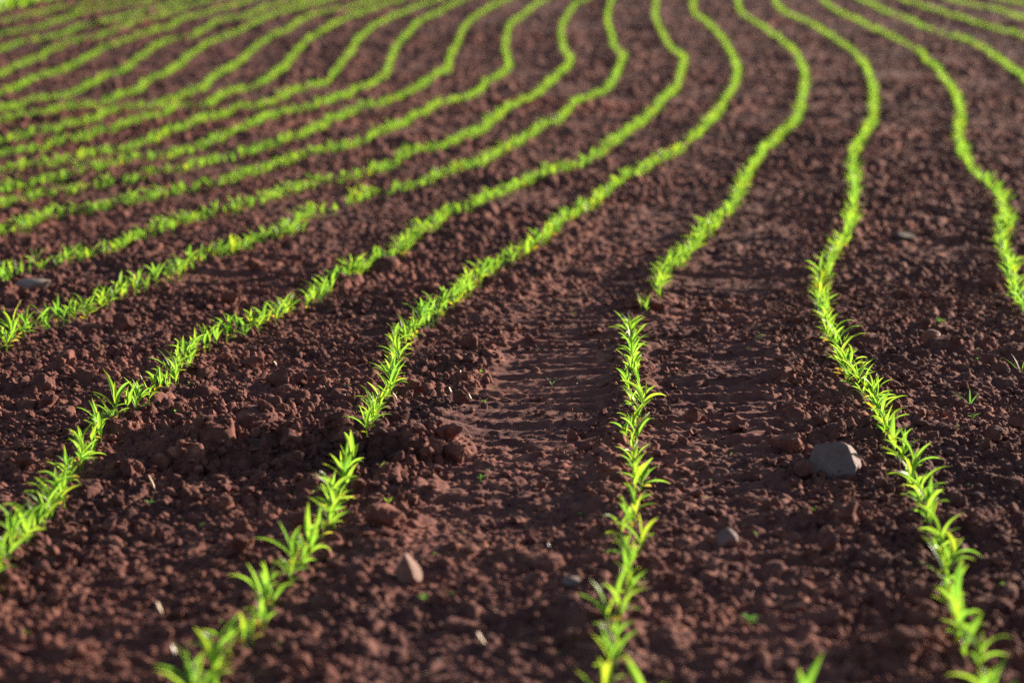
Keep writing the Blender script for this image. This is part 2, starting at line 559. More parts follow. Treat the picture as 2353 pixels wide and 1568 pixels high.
# stones the photo shows
def hull_stone(label, px, py, pts, mat, seed):
    import bmesh
    bm = bmesh.new()
    for p in pts: bm.verts.new(p)
    bmesh.ops.convex_hull(bm, input=bm.verts[:])
    bmesh.ops.triangulate(bm, faces=bm.faces[:])
    for _ in range(3): bmesh.ops.subdivide_edges(bm, edges=bm.edges[:], cuts=1, use_grid_fill=True)
    bmesh.ops.triangulate(bm, faces=bm.faces[:])
    for _ in range(1): bmesh.ops.smooth_vert(bm, verts=bm.verts[:], factor=0.12, use_axis_x=True, use_axis_y=True, use_axis_z=True)
    v = np.array([q.co[:] for q in bm.verts]); f = np.array([[q.index for q in p.verts] for p in bm.faces])
    bm.free()
    c = v.mean(0)
    v = c + (v - c) * (1 + 0.03 * n3(v, 28, seed) + 0.035 * n3(v, 90, seed + 1))[:, None]
    o = link("stone", np_mesh("stone", v, f, mat, False))
    x, y = unproject([px], [py], 0, smooth_z)
    o.location = (float(x[0]), float(y[0]) + 0.05, float(smooth_z(x, y)[0]) + 0.000)
    return tag(o, label, "stone")


hull_stone("large flat-faced purple grey stone beside the maize row, biggest in the field", 1916, 1099, [
    (-.074, -.045, -.02), (.058, -.050, -.03), (.062, -.036, .030), (.042, -.004, .088), (.022, .002, .094), (-.045, .000, .086), (-.074, -.030, .030), (-.05, -.046, .012), (.058, -.048, .004),
    (-.06, .05, -.02), (.092, .040, -.02), (.084, .030, .040), (.062, .035, .074), (-.04, .05, .070)], M_GREY, 3)
rock("stone", "smooth rounded red brown stone in front of a small leafy weed", "stone", 2141, 802, (0.082, 0.06, 0.070), 8, M_RED, 0.5, 0.2, cuts=4, rough=0.1, fine=0.02, smooth=True, tilt=(0, 0.35))
rock("stone", "long low pale stone below the third maize row at the left edge", "stone", 76, 674, (0.155, 0.09, 0.062), 12, M_PALE, 0.1, 0.25, cuts=5, rough=0.1, fine=0.03, smooth=True)
rock("stone", "upright wedge-shaped stone with a bright pinkish side, foot of the track", "stone", 938, 1346, (0.062, 0.05, 0.078), 15, M_PINK, 0.0, 0.2,
     planes=[((1, -0.30, 0.55), 0.22), ((-0.6, -1, 0.1), 0.5), ((-1, 0, 0.6), 0.6)], cuts=5)
rock("stone", "small flat bluish chip of stone left of the middle row's drooping seedlings", "stone", 1312, 1352, (0.045, 0.03, 0.020), 18, M_GREY, 0.2, 0.2, cuts=6)
rock("stone", "round dusty grey stone alone on bare soil between two rows", "stone", 1668, 1262, (0.052, 0.05, 0.052), 21, M_GREY, 0.4, 0.3, cuts=5, smooth=True)
rock("stone", "dark flat slab lying on bare soil near the upper right rows", "stone", 2075, 560, (0.125, 0.10, 0.050), 24, M_DARK, 0.1, 0.2, cuts=6)
rock("stone", "small slaty stone half hidden at the rim of the wheel track", "stone", 1060, 834, (0.038, 0.03, 0.026), 27, M_GREY, 0.1, 0.3, cuts=6)
rock("stone", "long dark slab lying across the soil above the clod bank", "stone", 598, 1026, (0.085, 0.04, 0.026), 29, M_DARK, 0.18, 0.3, cuts=6)

CL = [  # px, py (foot), width, depth, height, label
    (1700, 1000, .055, .05, .050, "rusty clod alone to the left of the wide slab clod"),
    (1598, 975, .046, .05, .044, "blocky clod nearest the middle row, level with its bend"),
    (1806, 1046, .092, .07, .056, "wide slab-like clod left of the large grey stone"),
    (1845, 1106, .062, .05, .046, "brown clod leaning on the lower left of the large grey stone"),
    (1884, 982, .054, .05, .042, "slanting clod just above the large grey stone"),
    (2288, 1022, .058, .05, .046, "lumpy clod near the right edge, level with the large stone"),
    (2335, 990, .058, .05, .048, "tall clod touching the right edge of the view"),
    (2000, 900, .060, .06, .056, "dark rounded clod right of the row with a hole behind it"),
    (2034, 898, .042, .04, .046, "squat clod touching the dark rounded clod by the hole"),
    (2266, 848, .046, .05, .044, "cube-like clod left of the thin grass weed"),
    (1833, 752, .048, .05, .042, "small dark round clod close to the dense right row"),
    (2280, 672, .066, .06, .048, "wide clod left of the right-edge maize row"),
    (2075, 676, .050, .05, .040, "low clod above the smooth red brown stone"),
    (284, 764, .074, .07, .072, "peaked clod just below the second left row"),
    (592, 628, .080, .07, .062, "big clod between the two upper left rows"),
    (528, 704, .064, .06, .058, "upright clod midway between two left rows"),
    (500, 690, .050, .05, .048, "smaller clod against the upright clod between left rows"),
    (96, 914, .098, .08, .072, "largest brown clod near the left edge"),
    (112, 945, .066, .06, .056, "clod under the largest brown clod at left"),
    (151, 842, .086, .07, .050, "broad clod with a straw bit on top, left side"),
    (232, 870, .060, .05, .046, "round clod left of the bent straw stick"),
    (646, 892, .074, .07, .062, "broad round clod left of the row beside the track"),
    (690, 892, .050, .05, .050, "clod touching the broad round clod on its right"),
    (578, 855, .066, .06, .048, "dark clod above left of the broad round clod"),
    (553, 926, .056, .05, .044, "low clod below left of the broad round clod"),
    (305, 1102, .072, .06, .054, "wide pale brown clod left of the dark clod bank"),
    (371, 1088, .050, .05, .048, "rounded clod right of the wide pale brown clod"),
    (433, 1172, .052, .05, .058, "dome-shaped dark red clod below the clod bank"),
    (60, 1084, .046, .05, .044, "round clod left of the bottom left maize row"),
    (672, 1052, .062, .06, .056, "light-topped clod in the middle of the dark bank"),
    (800, 1052, .078, .06, .064, "big clod in the bank just above the lower seedlings of the broken row"),
    (946, 1058, .050, .05, .046, "clod in the bank right of the seedling gap"),
    (1004, 1068, .052, .05, .050, "blocky clod near the right end of the bank"),
    (1046, 1072, .060, .05, .052, "last clod at the right end of the bank"),
    (1030, 1022, .076, .06, .050, "rounded clod sitting on top of the bank by the track"),
    (660, 1092, .060, .05, .056, "sunlit clod in front of the bank"),
    (1060, 934, .058, .05, .048, "dark clod under the two white splinters"),
    (948, 908, .058, .05, .048, "clod close right of the seedlings above the gap"),
    (908, 996, .064, .06, .052, "dark clod right of the last seedling above the gap"),
    (868, 1006, .050, .05, .030, "flat clod under the last seedling above the gap"),
    (1050, 846, .048, .05, .046, "grey brown clod on the left rim of the track"),
    (1080, 806, .070, .06, .062, "crumbly lump at the top left corner of the lug prints"),
    (1452, 716, .060, .05, .040, "clod on the mound at the gap in the middle row"),
    (1510, 722, .066, .05, .042, "broad clod on the right of the mound at the gap"),
    (700, 1220, .070, .05, .040, "low clod between the bottom rows, right of the dome-shaped clod"),
    (880, 1215, .120, .08, .056, "long ridge of soil right of the lower left row"),
    (560, 1280, .060, .05, .044, "weathered clod left of the lower left row"),
    (2120, 1400, .070, .06, .046, "blurred clod left of the lower right row"),
]
for i, (px, py, a, b, c, lab) in enumerate(CL):
    rock("soil_clod", lab, "clod", px, py, (a * 1.15, b * 1.15, c * 1.15), 300 + i, M_CLOD, random.Random(i).uniform(0, 6), 0.22, cuts=11, rough=0.3, fine=0.12, group="larger soil clods", sub=4)


# ---------------------------------------------------------------- maize
def blade(L, W, e0, droop, az, x0, z0, fold=0.25, twist=0.0, n=9, cross=4, rnd=0.8, neck=0.3, side=0.0):
    """one leaf: rises from the stem, arches over and tapers to a tip; returns verts, quads, uv"""
    t = np.linspace(0, 1, n)
    e = e0 - droop * t ** 1.4
    ds = L / (n - 1)
    em = (e[1:] + e[:-1]) / 2
    rr = np.concatenate([[0], np.cumsum(np.cos(em) * ds)]) + x0
    zz = np.concatenate([[0], np.cumsum(np.sin(em) * ds)]) + z0
    lat = side * L * t ** 2
    wd = W * np.maximum(np.sin(np.pi * np.clip(t ** 0.72, 0, 1)), 0) ** rnd
    wd = np.maximum(wd, W * neck * (1 - t) ** 2)
    wd[-1] = W * 0.02
    c = np.linspace(-0.5, 0.5, cross + 1)
    V, U = [], []
    for i in range(n):
        tw = twist * t[i]
        for k in c:
            s = k * wd[i]
            up = abs(k) * 2 * wd[i] * fold
            ly = s * math.cos(tw) - up * math.sin(tw)
            lz = s * math.sin(tw) + up * math.cos(tw)
            V.append((rr[i] - math.sin(e[i]) * lz, lat[i] + ly, zz[i] + math.cos(e[i]) * lz))
            U.append((k + 0.5, t[i]))
    V = np.array(V)
    ca, sa = math.cos(az), math.sin(az)
    V = np.stack([V[:, 0] * ca - V[:, 1] * sa, V[:, 0] * sa + V[:, 1] * ca, V[:, 2]], -1)
    w_ = cross + 1
    Fq = [(i * w_ + j, i * w_ + j + 1, (i + 1) * w_ + j + 1, (i + 1) * w_ + j) for i in range(n - 1) for j in range(cross)]
    return V, np.array(Fq), np.array(U)


def stem_tube(h, r, lean=(0, 0), seg=7, n=4):
    V, U = [], []
    for i in range(n):
        t = i / (n - 1)
        rr = r * (1.15 - 0.45 * t)
        for k in range(seg):
            a = 6.2832 * k / seg
            V.append((rr * math.cos(a) + lean[0] * t * t, 0.8 * rr * math.sin(a) + lean[1] * t * t, -0.02 + (h + 0.02) * t))
            U.append((k / seg, 0.5 * t))
    Fq = [(i * seg + k, i * seg + (k + 1) % seg, (i + 1) * seg + (k + 1) % seg, (i + 1) * seg + k) for i in range(n - 1) for k in range(seg)]
    return np.array(V), np.array(Fq), np.array(U)


def seedling_parts(rng, cheap=False):
    """list of (part name, verts, quads, uv, old?)"""
    n, cr = (5, 2) if cheap else (10, 4)
    hs = rng.uniform(0.026, 0.042)
    out = [("stem",) + stem_tube(hs, rng.uniform(0.0023, 0.0032), seg=4 if cheap else 7, n=2 if cheap else 4) + (False,)]
    az0 = rng.uniform(0, 6.283)
    nl = int(rng.choice([4, 5, 5, 6]))
    spec = [  # L, W, e0, droop, height on the stem
        (rng.uniform(.030, .046), rng.uniform(.010, .015), R(rng.uniform(10, 45)), R(rng.uniform(5, 45)), .40),
        (rng.uniform(.060, .085), rng.uniform(.009, .0135), R(rng.uniform(42, 68)), R(rng.uniform(30, 80)), .62),
        (rng.uniform(.075, .105), rng.uniform(.010, .015), R(rng.uniform(55, 78)), R(rng.uniform(30, 85)), .80),
        (rng.uniform(.070, .100), rng.uniform(.010, .014), R(rng.uniform(60, 80)), R(rng.uniform(25, 80)), .93),
        (rng.uniform(.050, .080), rng.uniform(.008, .011), R(rng.uniform(72, 88)), R(rng.uniform(5, 40)), 1.0),
        (rng.uniform(.030, .050), rng.uniform(.006, .009), R(rng.uniform(80, 90)), R(rng.uniform(0, 20)), 1.0),
    ][:nl]
    for k, (L, W, e0, dr, hh) in enumerate(spec):
        az = az0 + math.pi * k + rng.uniform(-0.55, 0.55)
        old = (k == 0 and rng.random() < 0.42)
        b = blade(L, W, e0, dr, az, 0.001, hs * hh, fold=rng.uniform(0.12, 0.42), twist=rng.uniform(-0.9, 0.9), n=n, cross=cr,
                  rnd=0.5 if k == 0 else 0.85, neck=0.34, side=rng.uniform(-0.12, 0.12))
        out.append(("leaf",) + b + (old,))
    return out


_rng = np.random.default_rng(20)
NVAR = 40
VARIANTS, WHOLE = [], []
for i in range(NVAR):
    parts = seedling_parts(_rng)
    lst = []
    for (nm, V, Fq, U, old) in parts:
        me = np_mesh(nm, V, Fq, M_STEM if nm == "stem" else (M_OLD if old else M_LEAF), True, {"tint": np.full(len(V), _rng.random())}, U)
        lst.append((nm, me, old))
    hgt = max(p[1][:, 2].max() for p in parts)
    VARIANTS.append((lst, hgt, len(parts) - 1, any(p[4] for p in parts)))
    vs, fs, us, ti, mi, off = [], [], [], [], [], 0
    for (nm, V, Fq, U, old) in parts:
        vs.append(V); fs.append(Fq + off); us.append(U); off += len(V)
        ti.append(np.full(len(V), _rng.random()))
        mi += [1 if nm == "stem" else (2 if old else 0)] * len(Fq)
    me = np_mesh("seedling", np.concatenate(vs), np.concatenate(fs), None, True, {"tint": np.concatenate(ti)}, np.concatenate(us))
    for m in (M_LEAF, M_STEM, M_OLD): me.materials.append(m)
    me.polygons.foreach_set("material_index", np.array(mi, np.int32))
    WHOLE.append(me)

# rows as traced on the photograph, crop letter: (offset x, offset y) in source pixels; 1.9608 crop px = 1 source px
CROP = {"A": (0, 0), "B": (1100, 0), "C": (2225, 0), "D": (0, 750), "E": (1100, 750), "F": (2225, 750), "G": (0, 1500), "H": (1100, 1500), "I": (2225, 1500)}
K = 2352.0 / 3425.0


def P(s):
    out, c = [], None
    for tok in s.split():
        if tok in CROP: c = CROP[tok]; continue
        a, b = tok.split(",")
        out.append(((c[0] + float(a) / 1.9608) * K, (c[1] + float(b) / 1.9608) * K))
    return out


ROWS = [  # name in labels, path from near to far, gaps (px, py, radius px), thin stretches (px, py, radius, keep)
    ("row by the large stone", "I 2150,1620 2090,1500 2000,1280 1930,1100 1860,930 1835,800 1815,680 1785,560 1725,400 1650,260 1600,110 1545,0 F 1510,1430 1445,1280 1380,1130 1290,1060 1220,980 1165,890 1120,780 1080,680 1040,570 1020,450 1040,330 1070,250 1130,150 1170,80 C 1190,1535 1230,1400 1240,1200 1230,1050 1280,940 1360,830 1368,700 1365,580 1310,440 1230,340 1130,270 1000,180 860,120 760,70 720,0", [], []),
    ("right-edge row", "F 3000,1500 2860,1250 2700,970 2560,760 2430,610 2353,520 2300,420 2260,300 2230,180 2215,80 2215,0 C 2260,1500 2230,1400 2200,1290 2130,1200 2050,1135 1990,1070 1935,980 1925,870 1940,780 1930,700 1890,600 1830,530 1790,460 1710,400 1670,340 1610,310 1500,250 1380,190 1250,130 1130,80 1050,20 1030,0", [], [(2080, 115, 22, 0.45), (2225, 380, 25, 0.6)]),
    ("far right row", "C 2460,640 2353,530 2250,440 2150,360 2050,300 1930,250 1800,215 1700,180 1600,130 1450,80 1370,40 1280,0", [], [(2145, 65, 25, 0.45), (2060, 25, 14, 0.4)]),
    ("far right row", "C 2500,290 2353,240 2200,200 2000,140 1850,90 1700,50 1570,0", [], []),
    ("far right row", "C 2500,160 2353,120 2200,75 2000,30 1870,0", [], []),
    ("far right row", "C 2500,60 2353,30 2220,0", [], []),
    ("row right of the track", "H 1815,1640 1830,1560 1850,1400 1845,1250 1860,1120 1900,980 1930,860 1965,720 2010,610 1990,500 1965,400 2010,300 2030,190 2010,80 E 1995,1500 2010,1380 2040,1280 2030,1170 1995,1060 1985,930 1985,830 1990,720 1995,650 2080,530 2150,470 2175,380 2225,290 2330,190 F 90,250 180,150 230,70 340,0 C 230,1520 330,1430 430,1370 490,1260 540,1140 620,1030 720,920 830,840 880,720 910,600 920,510 880,390 790,290 700,220 600,150 500,90 480,30 480,0", [(1468, 722, 27)], [(1494, 688, 20, 0.35), (1520, 640, 26, 0.7)]),
    ("row left of the track", "G 1270,1690 1370,1540 1450,1290 1640,1200 1760,980 1790,860 1960,690 2110,500 2190,420 2230,250 H 90,200 E 200,1430 255,1350 290,1240 360,1130 420,1030 440,910 450,810 515,730 600,650 700,570 820,490 900,410 1000,345 1100,255 1250,185 1380,110 1480,30 B 1530,1440 1690,1360 1850,1230 2000,1130 2130,1060 2250,1010 2330,970 C 90,990 160,910 220,870 285,815 370,700 430,610 470,520 470,440 430,340 350,230 280,150 190,90 190,0", [(822, 1026, 31)], [(1572, 333, 20, 0.35)]),
    ("second row left of track", "G -180,950 -60,830 20,700 110,560 220,460 330,370 410,260 440,130 510,70 570,10 D 520,1450 600,1390 690,1290 800,1210 900,1170 1030,1080 1120,990 1200,900 1290,810 1400,740 1550,700 1700,640 1850,570 1930,520 2080,450 2200,380 2353,290 E 100,340 200,300 330,220 470,180 530,110 630,30 B 700,1460 790,1380 920,1370 1050,1290 1200,1230 1340,1180 1500,1110 1640,1060 1760,1010 1850,950 1940,870 2060,790 2150,700 2230,620 2290,570 2315,470 2335,395 2300,350 2240,310 2190,220 2140,110 2150,0", [], []),
    ("third row left of track", "D -300,840 -150,800 0,760 90,730 190,660 280,640 400,600 480,590 550,550 620,530 690,480 760,450 870,410 980,370 1060,330 1150,300 1250,240 1350,210 1480,180 1600,130 1720,80 1850,50 1960,20 A 1850,1480 1970,1430 2060,1380 2200,1370 B 130,1320 250,1275 380,1255 540,1220 680,1170 850,1110 1000,1060 1080,1010 1200,960 1330,870 1400,815 1510,790 1550,740 1620,680 1720,630 1830,590 1880,510 1910,440 1940,380 1880,330 1860,250 1830,150 1840,50 1860,0", [(788, 470, 15)], [(938, 434, 16, 0.5)]),
    ("fourth row left of track", "D -300,460 -150,410 0,360 80,320 180,280 300,250 420,220 560,190 680,170 800,130 900,80 1000,40 1130,15 A 1000,1490 1120,1460 1250,1430 1400,1390 1540,1360 1670,1320 1800,1280 1930,1240 2050,1200 2200,1170 2353,1140 B 300,1120 430,1070 550,1000 700,970 850,920 980,860 1100,770 1200,690 1330,640 1440,560 1540,470 1590,400 1550,350 1530,280 1530,180 1570,100 1620,30 1680,0", [], []),
    ("left row", "A -300,1590 -150,1550 0,1510 60,1500 200,1460 300,1420 450,1380 600,1365 750,1330 900,1310 1050,1270 1200,1240 1350,1210 1500,1180 1650,1140 1800,1090 1950,1045 2100,1010 2250,970 B 150,950 300,900 420,840 540,770 640,730 700,690 850,655 950,620 1040,550 1160,480 1180,410 1160,340 1170,240 1200,160 1290,90 1360,30 1420,0", [], []),
    ("left row", "A -300,1450 -150,1400 0,1350 150,1310 300,1270 450,1250 550,1230 750,1190 900,1170 1050,1140 1200,1120 1300,1080 1450,1040 1520,1030 1600,1000 1750,950 1900,910 2050,860 2150,800 2250,760 B 200,710 350,680 480,640 600,570 700,510 780,460 795,390 840,300 880,200 950,120 1060,50 1150,10", [], [(205, 424, 15, 0.4), (535, 360, 14, 0.5)]),
    ("left row", "A -300,1300 -150,1275 0,1250 100,1230 280,1190 400,1160 550,1130 680,1110 800,1070 900,1040 1000,1030 1120,1000 1200,970 1350,930 1450,890 1550,860 1700,800 1800,750 1950,720 2050,700 2200,660 2280,630 B 130,630 250,570 370,500 400,430 450,300 530,210 620,130 750,70 820,30 900,0", [], [(370, 355, 16, 0.5)]),
    ("left row", "A -300,1190 -150,1160 0,1130 100,1110 200,1090 300,1080 400,1050 560,1010 700,980 800,960 950,920 1080,880 1250,820 1400,770 1550,720 1700,690 1850,640 1950,590 2050,570 2150,530 2220,450 2300,350 B 200,260 280,190 400,120 500,80 620,30 720,0", [], [(160, 366, 14, 0.5)]),
    ("left row", "A -300,1060 -150,1035 0,1010 150,980 300,950 450,920 550,900 620,870 750,840 850,800 950,770 1080,740 1150,705 1250,690 1370,680 1450,630 1550,590 1700,560 1780,510 1870,440 1950,340 2050,250 2150,190 2250,130 2353,100 B 350,40 450,10 500,-5", [], []),
    ("left row", "A -300,980 -150,950 0,920 100,905 200,880 350,850 430,825 550,800 660,770 700,730 850,705 1000,680 1130,645 1250,605 1350,575 1385,520 1480,470 1580,400 1700,300 1800,230 1900,190 2000,130 2100,90 2250,60 2353,35 B 290,0", [], []),
    ("left row", "A -300,860 -150,830 0,800 130,770 250,750 400,720 550,690 700,660 800,620 920,590 970,530 1080,490 1180,430 1240,370 1350,300 1450,250 1550,210 1650,170 1750,115 1900,70 2050,30 2150,0", [], []),
    ("left row", "A -300,780 -150,740 0,710 150,670 300,645 400,625 450,610 570,570 700,500 820,460 920,380 1000,320 1080,280 1250,240 1350,190 1450,140 1600,110 1750,50 1900,20 1980,0", [], [(130, 222, 14, 0.5)]),
    ("left row", "A -300,720 -150,665 0,610 100,580 200,530 290,500 400,460 530,410 650,330 750,290 870,250 950,220 1100,180 1200,130 1300,100 1400,70 1550,30 1650,0", [], []),
    ("left row", "A -300,590 -150,535 0,480 130,430 250,380 330,330 450,290 600,250 750,200 900,140 1050,100 1200,50 1350,10 1400,0", [], []),
    ("left row", "A -300,430 -150,385 0,330 130,280 250,260 400,230 520,180 680,150 800,110 950,70 1100,30 1200,0", [], []),
    ("left row", "A -300,310 -150,270 0,230 130,200 250,180 400,130 550,80 700,50 900,20 980,0", [], []),
    ("left row", "A -300,210 -150,175 0,140 150,110 250,90 400,50 550,30 700,0", [], []),
]


def catmull(p, per=10):
    p = np.array(p, float)
    q = np.vstack([2 * p[0] - p[1], p, 2 * p[-1] - p[-2]])
    out = []
    t = np.linspace(0, 1, per, endpoint=False)[:, None]
    for i in range(1, len(q) - 2):
        a, b, c, d = q[i - 1], q[i], q[i + 1], q[i + 2]
        out.append(0.5 * ((2 * b) + (c - a) * t + (2 * a - 5 * b + 4 * c - d) * t ** 2 + (3 * b - a - 3 * c + d) * t ** 3))
    out.append(p[-1:])
    return np.vstack(out)


plants = []        # row, order, x, y, z, depth, px, py, in frame
rng = np.random.default_rng(7)
ROWPLAN = []
for ri, (rn, path, gaps, thin) in enumerate(ROWS):
    pp = catmull(P(path))
    x, y = unproject(pp[:, 0], pp[:, 1], 0.045, smooth_z)
    pl = np.stack([x, y], -1)
    # smooth the plan a little, keep going a few metres past the last traced point
    for _ in range(2): pl[1:-1] = 0.25 * pl[:-2] + 0.5 * pl[1:-1] + 0.25 * pl[2:]
    e = pl[-1] - pl[-6]; e /= np.linalg.norm(e) + 1e-9
    pl = np.vstack([pl, pl[-1] + e * 6.0])
    ROWPLAN.append(pl)
    seg = np.linalg.norm(np.diff(pl, axis=0), axis=1)
    s = np.concatenate([[0], np.cumsum(seg)])
    d, pts = 0.0, []
    while d < s[-1]:
        qx, qy = np.interp(d, s, pl[:, 0]), np.interp(d, s, pl[:, 1])
        sp = {6: 0.085 if qy < 6.5 else 0.070, 7: 0.056, 0: 0.072 if qy < 6 else 0.054}.get(ri, 0.045)
        sp = sp if qy < 8 else (0.044 if qy < 10 else 0.036)
        d += sp * (rng.uniform(0.75, 1.2) if qy < 7 else rng.uniform(0.5, 1.5))
        pts.append((qx + rng.normal(0, 0.010), qy + rng.normal(0, 0.010)))
    pts = np.array(pts)
    zs = smooth_z(pts[:, 0], pts[:, 1])
    zs = zs + 0.7 * np.clip(ground_at(pts[:, 0], pts[:, 1])[0] - zs, 0, 0.03)
    for (qx, qy), z in zip(pts.tolist(), zs.tolist()):
        u, v, dep = project(qx, qy, z + 0.045)
        if any((u - a) ** 2 + (v - b) ** 2 < r * r for a, b, r in gaps): continue
        if any((u - a) ** 2 + (v - b) ** 2 < r * r and rng.random() > kp for a, b, r, kp in thin): continue
        if rng.random() < (0.03 if dep > 8 else 0.0): continue
        plants.append([ri, len(plants), qx, qy, z, dep, u, v])
# two stray seedlings whose tips show at the bottom edge
for (px, py) in ((1500, 1672), (1822, 1674)):
    x, y = unproject([px], [py], 0.0, smooth_z)
    z = float(smooth_z(x, y)[0])
    u, v, dep = project(float(x[0]), float(y[0]), z + 0.045)
    plants.append([-1, len(plants), float(x[0]), float(y[0]), z, dep, u, v])
print("plants", len(plants))

inside = [p for p in plants if -15 < p[6] < 2367 and -5 < p[7] < 1610 or p[0] == -1]
inside.sort(key=lambda p: p[5])
single = inside[:300]
sid = {p[1] for p in single}
FULL = 175

ORD = "first second third fourth fifth sixth seventh eighth ninth tenth eleventh twelfth thirteenth fourteenth fifteenth sixteenth seventeenth eighteenth nineteenth twentieth".split()


def ordinal(n):
    if n <= 20: return ORD[n - 1]
    return "%d%s" % (n, {1: "st", 2: "nd", 3: "rd"}.get(n % 10, "th"))


counts = {}
LABEL = {}
for p in sorted(single, key=lambda p: p[1]):
    ri = p[0]
    if ri == -1:
        seg = "s%d" % p[1]
        LABEL[p[1]] = ("stray", 0, ri)
        continue
    if ri == 0: seg = "below the large stone" if p[7] > 1105 else ("beside the large stone" if p[7] > 1000 else "above the large stone")
    elif ri == 6: seg = "before the mound gap" if p[7] > 722 else "past the mound gap"
    elif ri == 7: seg = "before the bank gap" if p[7] > 1027 else "past the bank gap"
    else: seg = "from the view's edge"
    counts[(ri, seg)] = counts.get((ri, seg), 0) + 1
    LABEL[p[1]] = (seg, counts[(ri, seg)], ri)

stray_lab = ["lone blurred maize leaf tip at the bottom edge, near the middle row", "lone blurred maize leaf tip at the bottom edge, midway between two rows"]


def describe(pid, var, scale):
    seg, n, ri = LABEL[pid]
    if seg == "stray": return stray_lab.pop(0)
    lst, hgt, nl, old = VARIANTS[var]
    tall = "tall" if hgt * scale > 0.108 else ("low" if hgt * scale < 0.085 else "bushy" if nl >= 6 else "bright")
    extra = "yellow-footed " if old else ""
    return "%s %smaize seedling, %s %s, %s" % (tall, extra, ordinal(n), seg, ROWS[ri][0])


for rank, p in enumerate(single):
    var = int(rng.integers(0, NVAR))
    sc = float(np.clip(rng.normal(0.90, 0.17), 0.5, 1.3))
    if p[0] == -1: sc = 1.15
    lst, hgt, nl, old = VARIANTS[var]
    rz = rng.uniform(0, 6.283)
    tl = (rng.normal(0, 0.12), rng.normal(0, 0.12))
    z = p[4] + 0.006
    if rank < FULL:
        o = link("maize_seedling", None)
        o.empty_display_size = 0.03
        for nm, me, isold in lst:
            c = link(nm, me, o)
            if isold: c["label"] = "yellowing rounded lowest leaf"
    else:
        o = link("maize_seedling", WHOLE[var])
    o.location = (p[2], p[3], z)
    o.rotation_euler = (tl[0], tl[1], rz)
    o.scale = (sc, sc, sc)
    tag(o, describe(p[1], var, sc), "maize seedling", "maize seedlings in the rows")

# the rest of the crop, too many to single out: one object
CH = []
for i in range(16):
    parts = seedling_parts(_rng, cheap=True)
    vs, fs, us, mi, off = [], [], [], [], 0
    for (nm, V, Fq, U, old) in parts:
        vs.append(V); fs.append(Fq + off); us.append(U); off += len(V)
        mi += [1 if nm == "stem" else (2 if old else 0)] * len(Fq)
    CH.append((np.concatenate(vs), np.concatenate(fs), np.concatenate(us), np.array(mi, np.int32)))
vs, fs, us, ti, mi, off = [], [], [], [], [], 0
for p in plants:
    if p[1] in sid: continue
    V, Fq, U, m = CH[int(rng.integers(0, 16))]
    sc = float(np.clip(rng.normal(0.92 if p[5] < 10 else 0.88, 0.14), 0.45, 1.2)); a = rng.uniform(0, 6.283)
    ca, sa = math.cos(a) * sc, math.sin(a) * sc
    W_ = np.stack([V[:, 0] * ca - V[:, 1] * sa + p[2], V[:, 0] * sa + V[:, 1] * ca + p[3], V[:, 2] * sc * (1.0 if p[5] < 10 else 0.88) + p[4] + 0.006], -1)
    vs.append(W_); fs.append(Fq + off); us.append(U); mi.append(m); off += len(V)
    ti.append(np.full(len(V), rng.random()))
me = np_mesh("maize_crop", np.concatenate(vs), np.concatenate(fs), None, True, {"tint": np.concatenate(ti)}, np.concatenate(us))
for m in (M_LEAF, M_STEM, M_OLD): me.materials.append(m)
me.polygons.foreach_set("material_index", np.concatenate(mi))
tag(link("maize_crop", me), "long green rows of small maize seedlings curving over the distant field", "crop", kind="stuff")


# ---------------------------------------------------------------- weeds, straw, splinters
def plant_at(name, label, cat, px, py, leaves, mat, group=None, seed=0, stem=0.012, parts=False):
    x, y = unproject([px], [py], 0.0, smooth_z)
    z = float(ground_at(x, y)[0][0])
    vs, fs, us, off = [], [], [], 0
    V, Fq, U = stem_tube(stem, 0.0013, seg=5, n=2)
    vs.append(V); fs.append(Fq); us.append(U); off = len(V)
    r = random.Random(seed)
    for (L, W, e0, dr, az, rnd) in leaves:
        V, Fq, U = blade(L, W, R(e0), R(dr), R(az), 0.0005, stem * r.uniform(0.6, 1.0), fold=0.2, n=7, cross=2, rnd=rnd, neck=0.15, twist=r.uniform(-.4, .4))
        vs.append(V); fs.append(Fq + off); us.append(U); off += len(V)
    me = np_mesh(name, np.concatenate(vs), np.concatenate(fs), mat, True, {"tint": np.full(off, r.random())}, np.concatenate(us))
    o = link(name, me)
    o.location = (float(x[0]), float(y[0]), z)
    return tag(o, label, cat, group)


def rosette(n, L, W, seed):
    r = random.Random(seed)
    return [(L * r.uniform(.7, 1.2), W * r.uniform(.8, 1.2), r.uniform(10, 55), r.uniform(0, 50), 360 * k / n + r.uniform(-20, 20), 0.5) for k in range(n)]


WG = "small weeds on the bare soil"
plant_at("weed_sprout", "two-leaved green sprout standing in the lug prints of the track", "weed", 1268, 892, [(.036, .006, 55, 10, 160, .85), (.034, .008, 40, 5, 15, .85)], M_WEED, WG, 1)
plant_at("grass_weed", "thin three-bladed grass weed right of the large stone's row", "weed", 2228, 938, [(.075, .005, 50, 40, 165, .9), (.060, .006, 80, 10, 90, .9), (.050, .007, 60, 20, 20, .9)], M_WEED, WG, 2)
plant_at("grass_weed", "tall thin grass weed at the right edge of the view", "weed", 2346, 866, [(.085, .005, 72, 25, 150, .9), (.090, .005, 55, 30, 178, .9), (.05, .004, 80, 10, 40, .9)], M_WEED, WG, 3)
plant_at("leafy_weed", "round leafy weed tucked behind the smooth red brown stone", "weed", 2158, 776, rosette(9, .030, .014, 4), M_WEED, WG, 4, stem=.015)
plant_at("leafy_weed", "blurred green weed tuft between the two lower right rows", "weed", 1722, 1438, rosette(7, .026, .012, 5), M_WEED, WG, 5, stem=.014)
